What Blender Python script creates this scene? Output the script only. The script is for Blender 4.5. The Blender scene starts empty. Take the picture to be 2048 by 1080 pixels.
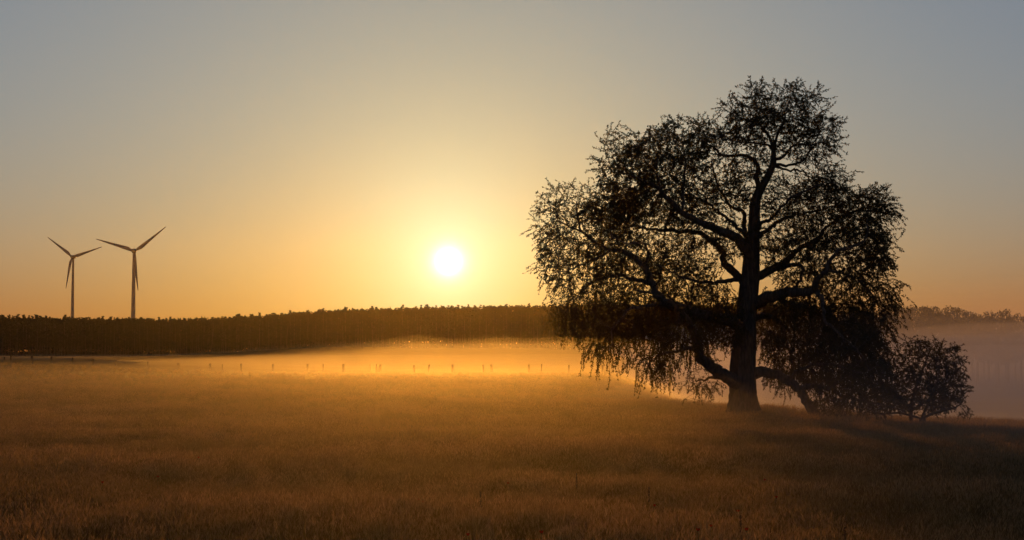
import bpy, math, random
import numpy as np
from mathutils import Vector, Matrix, kdtree

random.seed(7)
RNG = np.random.default_rng(7)
S = bpy.context.scene
COL = S.collection

# ------------------------------------------------------------------ camera
F = 3151.0                 # focal length in photograph pixels (2048 wide)
HOR = 705.0                # row of the true horizon
EYE = 2.6
PITCH = math.atan((HOR - 540.0) / F)
cam_d = bpy.data.cameras.new('camera')
cam = bpy.data.objects.new('camera', cam_d)
COL.objects.link(cam)
cam.location = (0, 0, EYE)
cam.rotation_euler = (math.pi / 2 + PITCH, 0, 0)
cam_d.sensor_width = 36.0
cam_d.lens = 36.0 * F / 2048.0
cam_d.clip_start = 0.1
cam_d.clip_end = 9000
S.camera = cam


def ray(px, py):
    """direction of a photograph pixel, scaled so that its y component is 1"""
    u, v = (px - 1024.0) / F, (540.0 - py) / F
    c, s = math.cos(PITCH), math.sin(PITCH)
    y = c - v * s
    z = s + v * c
    return np.array([u / y, 1.0, z / y])


def at(px, py, dist):
    return np.array([0, 0, EYE]) + ray(px, py) * dist


# ------------------------------------------------------------------ sky and sun
r = ray(897, 523)
SUN = Vector(r).normalized()
SUN_EL = math.asin(SUN.z)
SUN_AZ = math.atan2(SUN.x, SUN.y)

W = bpy.data.worlds.new('World')
S.world = W
W.use_nodes = True
nt = W.node_tree
nt.nodes.clear()


def N(tree, kind, **kw):
    n = tree.nodes.new(kind)
    for k, v in kw.items():
        setattr(n, k, v)
    return n


def math_node(tree, op, a, b=None, c=None):
    n = tree.nodes.new('ShaderNodeMath')
    n.operation = op
    for i, v in enumerate((a, b, c)):
        if v is None:
            continue
        if hasattr(v, 'is_output'):
            tree.links.new(v, n.inputs[i])
        else:
            n.inputs[i].default_value = v
    return n.outputs[0]


sky = N(nt, 'ShaderNodeTexSky')
sky.sky_type = 'NISHITA'
sky.sun_disc = False
sky.sun_elevation = SUN_EL
sky.sun_rotation = SUN_AZ
sky.altitude = 60
sky.air_density = 1.0
sky.dust_density = 0.0
sky.ozone_density = 1.0
SKY_STRENGTH = 0.05
bg1 = N(nt, 'ShaderNodeBackground')
# thick damp air near the horizon reddens the clear sky
tc = N(nt, 'ShaderNodeTexCoord')
sx = N(nt, 'ShaderNodeSeparateXYZ')
nt.links.new(tc.outputs['Generated'], sx.inputs[0])
elev = math_node(nt, 'MULTIPLY', math_node(nt, 'ARCSINE', math_node(nt, 'MAXIMUM', sx.outputs[2], 0.0)), 180 / math.pi)
low = math_node(nt, 'EXPONENT', math_node(nt, 'DIVIDE', elev, -6.0))
lowv = N(nt, 'ShaderNodeCombineXYZ')
for i_ in range(3):
    nt.links.new(low, lowv.inputs[i_])
air = N(nt, 'ShaderNodeVectorMath', operation='MULTIPLY_ADD')
nt.links.new(lowv.outputs[0], air.inputs[0])
air.inputs[1].default_value = (-0.800, -1.360, -1.580)
air.inputs[2].default_value = (1.400, 1.475, 2.110)
tint = N(nt, 'ShaderNodeVectorMath', operation='MULTIPLY')
nt.links.new(sky.outputs[0], tint.inputs[0])
nt.links.new(air.outputs[0], tint.inputs[1])
nt.links.new(tint.outputs[0], bg1.inputs[0])
bg1.inputs[1].default_value = SKY_STRENGTH
# the sun's disc and the bright aureole that humid air makes round it
dt = N(nt, 'ShaderNodeVectorMath', operation='DOT_PRODUCT')
nt.links.new(tc.outputs['Generated'], dt.inputs[0])
dt.inputs[1].default_value = SUN
ang = math_node(nt, 'MULTIPLY', math_node(nt, 'ARCCOSINE', math_node(nt, 'MINIMUM', dt.outputs['Value'], 0.9999999)), 180 / math.pi)


def glow(amp, width, power, col):
    q = math_node(nt, 'POWER', math_node(nt, 'DIVIDE', ang, width), power)
    e = math_node(nt, 'MULTIPLY', math_node(nt, 'EXPONENT', math_node(nt, 'MULTIPLY', q, -1.0)), amp)
    b = N(nt, 'ShaderNodeBackground')
    b.inputs[0].default_value = (*col, 1)
    nt.links.new(e, b.inputs[1])
    return b


parts = [bg1,
         glow(2.6, 0.38, 1.5, (1.0, 0.93, 0.75)),
         glow(1.0, 2.0, 1.0, (0.0, 0.52, 0.56)),
         glow(1.0, 10.5, 1.0, (0.47, 0.347, 0.015))]
last = parts[0].outputs[0]
for p in parts[1:]:
    a = N(nt, 'ShaderNodeAddShader')
    nt.links.new(last, a.inputs[0])
    nt.links.new(p.outputs[0], a.inputs[1])
    last = a.outputs[0]
wo = N(nt, 'ShaderNodeOutputWorld')
nt.links.new(last, wo.inputs[0])

sun_d = bpy.data.lights.new('sun', 'SUN')
sun_d.energy = 2.0
sun_d.color = (1.0, 0.365, 0.035)
sun_d.angle = math.radians(0.5)
sun = bpy.data.objects.new('sun', sun_d)
COL.objects.link(sun)
sun.rotation_euler = (-SUN).to_track_quat('-Z', 'Y').to_euler()

S.view_settings.view_transform = 'Standard'
S.view_settings.look = 'None'
S.view_settings.exposure = 0.0
S.view_settings.gamma = 1.0
S.view_settings.use_curve_mapping = False
S.render.engine = 'CYCLES'
S.cycles.use_denoising = True
S.cycles.denoising_prefilter = 'ACCURATE'
S.cycles.denoising_input_passes = 'RGB_ALBEDO_NORMAL'
S.cycles.denoiser = 'OPENIMAGEDENOISE'
S.cycles.max_bounces = 6
S.cycles.diffuse_bounces = 2
S.cycles.transmission_bounces = 4
S.cycles.volume_bounces = 0
S.cycles.transparent_max_bounces = 64
S.cycles.caustics_reflective = False
S.cycles.caustics_refractive = False

# ------------------------------------------------------------------ helpers


def sm(a, b, x):
    t = np.clip((np.asarray(x, float) - a) / (b - a), 0, 1)
    return t * t * (3 - 2 * t)


def mesh(name, verts, faces, mat=None, smooth=False):
    me = bpy.data.meshes.new(name)
    me.from_pydata([tuple(v) for v in np.asarray(verts, float).tolist()], [], [tuple(f) for f in faces])
    if mat:
        me.materials.append(mat)
    if smooth:
        me.polygons.foreach_set('use_smooth', [True] * len(me.polygons))
    me.update()
    return me


def quad_mesh(name, verts, quads, mat):
    verts = np.ascontiguousarray(verts, np.float32)
    quads = np.ascontiguousarray(quads, np.int32)
    k = quads.shape[1]
    me = bpy.data.meshes.new(name)
    me.vertices.add(len(verts))
    me.vertices.foreach_set('co', verts.ravel())
    me.loops.add(quads.size)
    me.loops.foreach_set('vertex_index', quads.ravel())
    me.polygons.add(len(quads))
    me.polygons.foreach_set('loop_start', np.arange(len(quads), dtype=np.int32) * k)
    me.polygons.foreach_set('loop_total', np.full(len(quads), k, np.int32))
    me.materials.append(mat)
    me.update(calc_edges=True)
    return me


def obj(name, me, parent=None, loc=None, **props):
    o = bpy.data.objects.new(name, me)
    COL.objects.link(o)
    if loc is not None:
        o.location = loc
    if parent:
        o.parent = parent
    for k, v in props.items():
        o[k] = v
    return o


class MB:
    """collects verts and faces of one mesh"""

    def __init__(self):
        self.v, self.f, self.n = [], [], 0

    def add(self, verts, faces):
        verts = np.asarray(verts, float)
        self.v.append(verts)
        self.f.extend([tuple(i + self.n for i in f) for f in faces])
        self.n += len(verts)

    def tube(self, pts, radii, sides=6, cap=True, rough=0.0):
        pts = np.asarray(pts, float)
        n = len(pts)
        t = np.gradient(pts, axis=0)
        t /= np.linalg.norm(t, axis=1)[:, None] + 1e-9
        up = np.array([0, 1.0, 0.0]) if abs(t[0][1]) < 0.9 else np.array([1.0, 0, 0])
        ring = np.linspace(0, 2 * np.pi, sides, endpoint=False)
        out = []
        for i in range(n):
            a = np.cross(up, t[i])
            a /= np.linalg.norm(a) + 1e-9
            b = np.cross(t[i], a)
            up = np.cross(t[i], a) * 0 + b
            rr = radii[i] * (1 + (RNG.uniform(-rough, rough, sides) if rough else 0))
            out.append(pts[i] + (np.cos(ring) * rr)[:, None] * a + (np.sin(ring) * rr)[:, None] * b)
            up = b
        V = np.concatenate(out)
        Fc = []
        for i in range(n - 1):
            for k in range(sides):
                k2 = (k + 1) % sides
                Fc.append((i * sides + k, i * sides + k2, (i + 1) * sides + k2, (i + 1) * sides + k))
        if cap:
            Fc.append(tuple(reversed(range(sides))))
            Fc.append(tuple((n - 1) * sides + k for k in range(sides)))
        self.add(V, Fc)

    def box(self, c, s):
        c, s = np.asarray(c, float), np.asarray(s, float) / 2
        V = [c + s * np.array(k) for k in ((-1, -1, -1), (1, -1, -1), (1, 1, -1), (-1, 1, -1), (-1, -1, 1), (1, -1, 1), (1, 1, 1), (-1, 1, 1))]
        self.add(V, [(0, 3, 2, 1), (4, 5, 6, 7), (0, 1, 5, 4), (1, 2, 6, 5), (2, 3, 7, 6), (3, 0, 4, 7)])

    def mesh(self, name, mat, smooth=False):
        return mesh(name, np.concatenate(self.v), self.f, mat, smooth)


def leaf_quads(cent, axis, length, width):
    """rhombic leaves: centres, directions (both n,3), returns verts, faces"""
    n = len(cent)
    axis = axis / (np.linalg.norm(axis, axis=1)[:, None] + 1e-9)
    rnd = RNG.normal(size=(n, 3))
    side = np.cross(axis, rnd)
    side /= np.linalg.norm(side, axis=1)[:, None] + 1e-9
    L = np.asarray(length).reshape(-1, 1) * np.ones((n, 1))
    w = np.asarray(width).reshape(-1, 1) * np.ones((n, 1))
    nrm = np.cross(axis, side)
    v = np.stack([cent, cent + axis * L * 0.45 + side * w * 0.5 + nrm * w * 0.12,
                  cent + axis * L, cent + axis * L * 0.45 - side * w * 0.5 + nrm * w * 0.12], 1).reshape(-1, 3)
    return v, np.arange(n * 4).reshape(n, 4)


def material(name):
    m = bpy.data.materials.new(name)
    m.use_nodes = True
    t = m.node_tree
    t.nodes.clear()
    return m, t


def noise_ramp(t, scale, c0, c1, detail=4, coord='Object', vec_scale=None, lo=0.35, hi=0.65):
    tcn = N(t, 'ShaderNodeTexCoord')
    src = tcn.outputs[coord]
    if vec_scale:
        mp = N(t, 'ShaderNodeMapping')
        mp.inputs['Scale'].default_value = vec_scale
        t.links.new(src, mp.inputs['Vector'])
        src = mp.outputs[0]
    nz = N(t, 'ShaderNodeTexNoise')
    nz.inputs['Scale'].default_value = scale
    nz.inputs['Detail'].default_value = detail
    t.links.new(src, nz.inputs['Vector'])
    rp = N(t, 'ShaderNodeValToRGB')
    rp.color_ramp.elements[0].position = lo
    rp.color_ramp.elements[1].position = hi
    rp.color_ramp.elements[0].color = (*c0, 1)
    rp.color_ramp.elements[1].color = (*c1, 1)
    t.links.new(nz.outputs[0], rp.inputs[0])
    return rp.outputs[0], nz.outputs[0]


def solid_mat(name, c0, c1, scale=3.0, rough=0.85, bump=0.3, vec_scale=None, bump_dist=0.02, metallic=0.0):
    m, t = material(name)
    col, fac = noise_ramp(t, scale, c0, c1, vec_scale=vec_scale)
    b = N(t, 'ShaderNodeBsdfPrincipled')
    t.links.new(col, b.inputs['Base Color'])
    b.inputs['Roughness'].default_value = rough
    b.inputs['Metallic'].default_value = metallic
    if bump:
        bp = N(t, 'ShaderNodeBump')
        bp.inputs['Strength'].default_value = bump
        bp.inputs['Distance'].default_value = bump_dist
        t.links.new(fac, bp.inputs['Height'])
        t.links.new(bp.outputs[0], b.inputs['Normal'])
    o = N(t, 'ShaderNodeOutputMaterial')
    t.links.new(b.outputs[0], o.inputs[0])
    return m


def leaf_mat(name, c0, c1, trans=0.4, scale=1.5, tcol=None, patches=None):
    m, t = material(name)
    col, _ = noise_ramp(t, scale, c0, c1)
    if patches:                                            # broad patches of greener and drier growth
        ge = N(t, 'ShaderNodeNewGeometry')
        nz = N(t, 'ShaderNodeTexNoise')
        nz.inputs['Scale'].default_value = 0.16
        nz.inputs['Detail'].default_value = 6
        nz.inputs['Roughness'].default_value = 0.65
        t.links.new(ge.outputs['Position'], nz.inputs['Vector'])
        rp = N(t, 'ShaderNodeValToRGB')
        rp.color_ramp.elements[0].position, rp.color_ramp.elements[1].position = 0.38, 0.62
        rp.color_ramp.elements[0].color, rp.color_ramp.elements[1].color = (*patches[0], 1), (*patches[1], 1)
        t.links.new(nz.outputs[0], rp.inputs[0])
        mu = N(t, 'ShaderNodeMixRGB', blend_type='MULTIPLY')
        mu.inputs[0].default_value = 1.0
        t.links.new(col, mu.inputs[1])
        t.links.new(rp.outputs[0], mu.inputs[2])
        col = mu.outputs[0]
    d = N(t, 'ShaderNodeBsdfDiffuse')
    tr = N(t, 'ShaderNodeBsdfTranslucent')
    t.links.new(col, d.inputs[0])
    if tcol:
        tr.inputs[0].default_value = (*tcol, 1)
    else:
        t.links.new(col, tr.inputs[0])
    mx = N(t, 'ShaderNodeMixShader')
    mx.inputs[0].default_value = trans
    t.links.new(d.outputs[0], mx.inputs[1])
    t.links.new(tr.outputs[0], mx.inputs[2])
    o = N(t, 'ShaderNodeOutputMaterial')
    t.links.new(mx.outputs[0], o.inputs[0])
    return m


def vol_mat(name, density, g, col=(1, 1, 1)):
    m, t = material(name)
    v = N(t, 'ShaderNodeVolumePrincipled')
    v.inputs['Color'].default_value = (*col, 1)
    v.inputs['Density'].default_value = density
    v.inputs['Anisotropy'].default_value = g
    o = N(t, 'ShaderNodeOutputMaterial')
    t.links.new(v.outputs[0], o.inputs['Volume'])
    return m


# ------------------------------------------------------------------ ground
WAVES = [(RNG.uniform(0, 6.28), RNG.uniform(0, 6.28), k) for k in (0.11, 0.19, 0.31, 0.47)]


def ground(x, y):
    x, y = np.asarray(x, float), np.asarray(y, float)
    z = -0.5 * sm(5, 70, y)
    z = z + 1.5 * sm(28, 85, -x) * sm(120, 240, y)
    z = z - 0.42 * sm(18, 72, y) * (1 - sm(100, 210, y))
    z = z - 0.80 * sm(10, 26, x) * sm(40, 80, y)
    z = z - 5.0 * sm(3, 24, x - 0.06 * (y - 84)) * sm(86, 150, y)
    z = z + 4.6 * sm(-125, -45, x) * (1 - sm(25, 80, x)) * sm(330, 560, y)          # the rise the forest stands on
    b = 0
    for p, q, k in WAVES:
        b = b + np.sin(k * (0.45 * x + 0.2 * y) + p) * np.sin(k * y + q + 0.3 * k * x) * 0.035 / k * 0.3
    return z + b * sm(6, 25, y) * (1 - sm(400, 600, y))


def axis_pts(spans):
    out = []
    for a, b, n in spans:
        out.extend(np.linspace(a, b, n, endpoint=False))
    out.append(spans[-1][1])
    return np.array(out)


gx = axis_pts([(-1000, -150, 17), (-150, -40, 37), (-40, 40, 80), (40, 150, 37), (150, 1000, 17)])
gy = axis_pts([(-100, 0, 10), (0, 140, 140), (140, 300, 64), (300, 760, 46), (760, 2150, 20)])
GX, GY = np.meshgrid(gx, gy)
GZ = ground(GX, GY)
nx, ny = len(gx), len(gy)
faces = [(j * nx + i, j * nx + i + 1, (j + 1) * nx + i + 1, (j + 1) * nx + i) for j in range(ny - 1) for i in range(nx - 1)]
m_ground, t = material('field soil and stubble')
c1, f1 = noise_ramp(t, 0.9, (0.050, 0.042, 0.020), (0.115, 0.088, 0.040), vec_scale=(0.35, 1.0, 1.0))
c2, f2 = noise_ramp(t, 6.0, (0.55, 0.55, 0.50), (1.1, 1.05, 1.0))
mxn = N(t, 'ShaderNodeMixRGB', blend_type='MULTIPLY')
mxn.inputs[0].default_value = 1.0
t.links.new(c1, mxn.inputs[1])
t.links.new(c2, mxn.inputs[2])
bs = N(t, 'ShaderNodeBsdfDiffuse')
t.links.new(mxn.outputs[0], bs.inputs[0])
bp = N(t, 'ShaderNodeBump')
bp.inputs['Strength'].default_value = 0.8
bp.inputs['Distance'].default_value = 0.15
t.links.new(f2, bp.inputs['Height'])
t.links.new(bp.outputs[0], bs.inputs['Normal'])
t.links.new(bs.outputs[0], N(t, 'ShaderNodeOutputMaterial').inputs[0])
obj('ground', mesh('ground', np.stack([GX, GY, GZ], -1).reshape(-1, 3), faces, m_ground, True), kind='structure')

# ------------------------------------------------------------------ grass of the field
m_grass = leaf_mat('dry meadow grass', (0.095, 0.068, 0.024), (0.25, 0.165, 0.058), 0.5, 0.8, patches=((0.66, 0.74, 0.62), (1.15, 1.02, 0.90)))
m_straw = leaf_mat('ripe grass heads', (0.20, 0.13, 0.065), (0.50, 0.34, 0.18), 0.55, 2.0, patches=((0.60, 0.64, 0.58), (1.15, 1.08, 1.0)))  # straw colour with its pale end lifted to stand in for glints
tufts = bpy.data.collections.new('grass_tuft_meshes')


def make_tuft(k, size, n, width, hmin, hmax):
    g = np.random.default_rng(100 + k)
    V, Fc, MI = [], [], []
    nv = 0
    for i in range(n):
        bx, by = g.uniform(-size / 2, size / 2, 2)
        h = g.uniform(hmin, hmax)
        a = g.uniform(0, 6.283)
        lean = g.uniform(0.0, 0.20) * h
        d = np.array([math.cos(a), math.sin(a), 0])
        sd = np.array([-math.sin(a + 0.8), math.cos(a + 0.8), 0])
        p0 = np.array([bx, by, -0.06])
        p1 = p0 + np.array([0, 0, h * 0.55]) + d * lean * 0.3
        p2 = p0 + np.array([0, 0, h]) + d * lean
        w = width * g.uniform(0.7, 1.3)
        leafy = g.random() < 0.28
        if leafy:                       # a bent leaf blade
            p2 = p2 + d * 0.35 * h - np.array([0, 0, 0.22 * h])
            V += [p0 - sd * w * 0.9, p0 + sd * w * 0.9, p1 + sd * w * 0.9, p1 - sd * w * 0.9, p2]
            Fc += [(nv, nv + 1, nv + 2, nv + 3), (nv + 3, nv + 2, nv + 4)]
            MI += [0, 0]
            nv += 5
        else:                           # a stalk carrying a head
            V += [p0 - sd * w * 0.5, p0 + sd * w * 0.5, p2 + sd * w * 0.3, p2 - sd * w * 0.3]
            Fc += [(nv, nv + 1, nv + 2, nv + 3)]
            MI += [0]
            nv += 4
            hl = g.uniform(0.06, 0.13)
            dr = (np.array([0, 0, 1.0]) + d * g.uniform(0.1, 0.9))
            dr /= np.linalg.norm(dr)
            hw = w * g.uniform(0.9, 1.7)
            V += [p2 - dr * 0.01, p2 + dr * hl * 0.4 + sd * hw, p2 + dr * hl, p2 + dr * hl * 0.4 - sd * hw]
            Fc += [(nv, nv + 1, nv + 2, nv + 3)]
            MI += [1]
            nv += 4
    me = mesh('grass_tuft', V, Fc, m_grass)
    me.materials.append(m_straw)
    me.polygons.foreach_set('material_index', MI)
    o = bpy.data.objects.new('grass_tuft', me)
    tufts.objects.link(o)


for k in range(7):
    make_tuft(k, 0.55, 135, 0.0046, 0.28, 0.64)


def scatter(y0, y1, dens, margin):
    n = int(dens * (y1 - y0) * (0.68 * (y0 + y1) / 2 + 2 * margin))
    y = RNG.uniform(y0, y1, int(n * 1.2))
    x = RNG.uniform(-1, 1, len(y)) * (0.34 * y1 + margin)
    keep = np.abs(x) < 0.34 * y + margin
    return x[keep], y[keep]


xs, ys, ss = [], [], []
for y0, y1, dn, mg, sz in ((7, 20, 8.0, 3, 1.0), (20, 36, 6.5, 3, 1.0), (36, 60, 4.5, 3, 1.1), (60, 100, 2.6, 4, 1.25), (100, 170, 0.9, 5, 1.25), (170, 228, 0.4, 6, 0.75)):
    a, b = scatter(y0, y1, dn, mg)
    xs.append(a); ys.append(b); ss.append(np.full(len(a), sz))
xs, ys, ss = np.concatenate(xs), np.concatenate(ys), np.concatenate(ss)
patch = 0.5 + 0.5 * np.sin(0.35 * xs + 1.3 * np.sin(0.21 * ys)) * np.sin(0.5 * ys + 0.9 * np.sin(0.3 * xs))
ss = ss * (0.62 + 0.42 * patch + RNG.uniform(-0.12, 0.16, len(ss)))
gme = bpy.data.meshes.new('field_grass')
gme.from_pydata(np.stack([xs, ys, ground(xs, ys)], -1).tolist(), [], [])
gat = gme.attributes.new('tuft_size', 'FLOAT', 'POINT')
gat.data.foreach_set('value', ss.astype(np.float32))
gro = obj('field_grass', gme, kind='stuff', label='dry brownish meadow grass covering the field in front of the tree', category='grass')
ng = bpy.data.node_groups.new('grass_scatter', 'GeometryNodeTree')
ng.interface.new_socket('Geometry', in_out='INPUT', socket_type='NodeSocketGeometry')
ng.interface.new_socket('Geometry', in_out='OUTPUT', socket_type='NodeSocketGeometry')
gi, go = N(ng, 'NodeGroupInput'), N(ng, 'NodeGroupOutput')
ip = N(ng, 'GeometryNodeInstanceOnPoints')
ci = N(ng, 'GeometryNodeCollectionInfo')
ci.inputs['Collection'].default_value = tufts
ci.inputs['Separate Children'].default_value = True
ci.inputs['Reset Children'].default_value = True
rv = N(ng, 'FunctionNodeRandomValue', data_type='FLOAT_VECTOR')
rv.inputs['Min'].default_value = (-0.10, -0.10, 0)
rv.inputs['Max'].default_value = (0.10, 0.10, 6.283)
na = N(ng, 'GeometryNodeInputNamedAttribute', data_type='FLOAT')
na.inputs['Name'].default_value = 'tuft_size'
ng.links.new(gi.outputs[0], ip.inputs['Points'])
ng.links.new(ci.outputs[0], ip.inputs['Instance'])
ip.inputs['Pick Instance'].default_value = True
ng.links.new(rv.outputs[0], ip.inputs['Rotation'])
ng.links.new(na.outputs[0], ip.inputs['Scale'])
ng.links.new(ip.outputs[0], go.inputs[0])
gro.modifiers.new('scatter', 'NODES').node_group = ng

# poppies and tall dark dock stalks that stand out of the grass
m_petal = leaf_mat('poppy petals', (0.26, 0.020, 0.010), (0.40, 0.035, 0.015), 0.35, 20)
m_stem = solid_mat('green stems', (0.05, 0.06, 0.02), (0.08, 0.08, 0.03), 20, bump=0)
m_dark = solid_mat('dark seed stalks', (0.030, 0.022, 0.012), (0.055, 0.036, 0.018), 30, bump=0)


def field_dist(px, py, over):
    """distance where a pixel's ray comes down to 'over' metres above the field"""
    q = ray(px, py)
    d = 8.0
    while d < 200 and EYE + q[2] * d > ground(q[0] * d, d) + over:
        d += 0.05
    return d


def poppy_parts(k):
    g = np.random.default_rng(300 + k)
    st = MB()
    st.tube([(0, 0, -0.05), (0.01, 0, 0.25), (0.03 * g.uniform(-1, 1), 0.02, 0.5), (0, 0, 0.56)], [0.004, 0.0035, 0.003, 0.003], 5)
    pet = []
    for i in range(4):
        a0 = i * math.pi / 2 + g.uniform(-0.2, 0.2)
        V, Fc = [(0, 0, 0.56)], []
        for rr, zz in ((0.012, 0.572), (0.023, 0.592)):
            for j in range(5):
                a = a0 + (j - 2) * 0.42
                V.append((rr * math.cos(a), rr * math.sin(a), zz + 0.006 * math.sin(j * 2.1 + k)))
        Fc += [(0, 1 + j, 2 + j) for j in range(4)] + [(1 + j, 6 + j, 7 + j, 2 + j) for j in range(4)]
        pet.append(mesh('petal', V, Fc, m_petal, True))
    hd = MB()
    hd.tube([(0, 0, 0.555), (0, 0, 0.57), (0, 0, 0.59), (0, 0, 0.60)], [0.004, 0.009, 0.010, 0.003], 6)
    return st.mesh('stem', m_stem), pet, hd.mesh('seed_head', m_dark)


POP = [poppy_parts(k) for k in range(4)]
POPPIES = [(316, 952), (397, 918), (837, 996), (847, 1000), (936, 1068), (1083, 1069), (1309, 1011), (1016, 963),
           (1553, 996), (1529, 964), (1476, 1028), (1396, 1066), (1493, 1072), (205, 971), (1422, 1052)]
for k, (px, py) in enumerate(POPPIES):
    d = field_dist(px, py, 0.58)
    q = ray(px, py) * d
    root = obj('poppy', None, loc=(q[0], d, float(ground(q[0], d))), label='red poppy blooming among the dry meadow grass', category='poppy', group='red poppies scattered in the field')
    root.rotation_euler = (0, 0, RNG.uniform(0, 6.28))
    root.scale = [RNG.uniform(0.95, 1.15)] * 3
    st, pet, hd = POP[k % 4]
    obj('stem', st, root)
    for p in pet:
        obj('petal', p, root)
    obj('seed_head', hd, root)


def dock(px, top, label, height):
    d = field_dist(px, top, height)
    q = ray(px, top) * d
    root = obj('dock_plant', None, loc=(q[0], d, float(ground(q[0], d))), label=label, category='plant', group='dark dock stalks in the field')
    s = MB()
    s.tube([(0, 0, -0.05), (0.01, 0.01, height * 0.5), (0.0, 0, height * 0.97)], [0.008, 0.006, 0.003], 5)
    obj('stalk', s.mesh('stalk', m_dark), root)
    zz = RNG.uniform(height * 0.62, height, 130)
    a = RNG.uniform(0, 6.28, 130)
    rr = 0.010 * (1.15 - (zz - height * 0.62) / (height * 0.42))
    c = np.stack([np.cos(a) * rr * 0.3, np.sin(a) * rr * 0.3, zz], -1)
    ax = np.stack([np.cos(a), np.sin(a), np.full(130, 0.9)], -1)
    v, f = leaf_quads(c, ax, 0.022, 0.011)
    obj('seed_head', mesh('seed_head', v, f, m_dark), root)
    a = RNG.uniform(0, 6.28, 7)
    c = np.stack([a * 0, a * 0, RNG.uniform(0.05, height * 0.4, 7)], -1)
    for k in range(7):
        v, f = leaf_quads(c[k:k + 1], np.array([[math.cos(a[k]), math.sin(a[k]), 0.6]]), 0.18, 0.045)
        obj('leaf', mesh('leaf', v, f, m_stem), root)


for px, top in ((961, 984), (1153, 947), (1298, 973), (1481, 1032), (1690, 1055)):
    dock(px, top, 'tall dark dock stalk rising above the dry meadow grass', 0.68)


# ------------------------------------------------------------------ the old willow
TREE_D = 80.5
m_bark = solid_mat('furrowed willow bark', (0.030, 0.023, 0.016), (0.085, 0.065, 0.047), 9.0, 0.95, 0.9, (1, 1, 0.22), 0.06)
m_twig = solid_mat('thin twigs', (0.030, 0.022, 0.014), (0.060, 0.045, 0.028), 8.0, bump=0)
m_leaf = leaf_mat('willow leaves', (0.035, 0.036, 0.014), (0.085, 0.068, 0.028), 0.35, 1.2)

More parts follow.
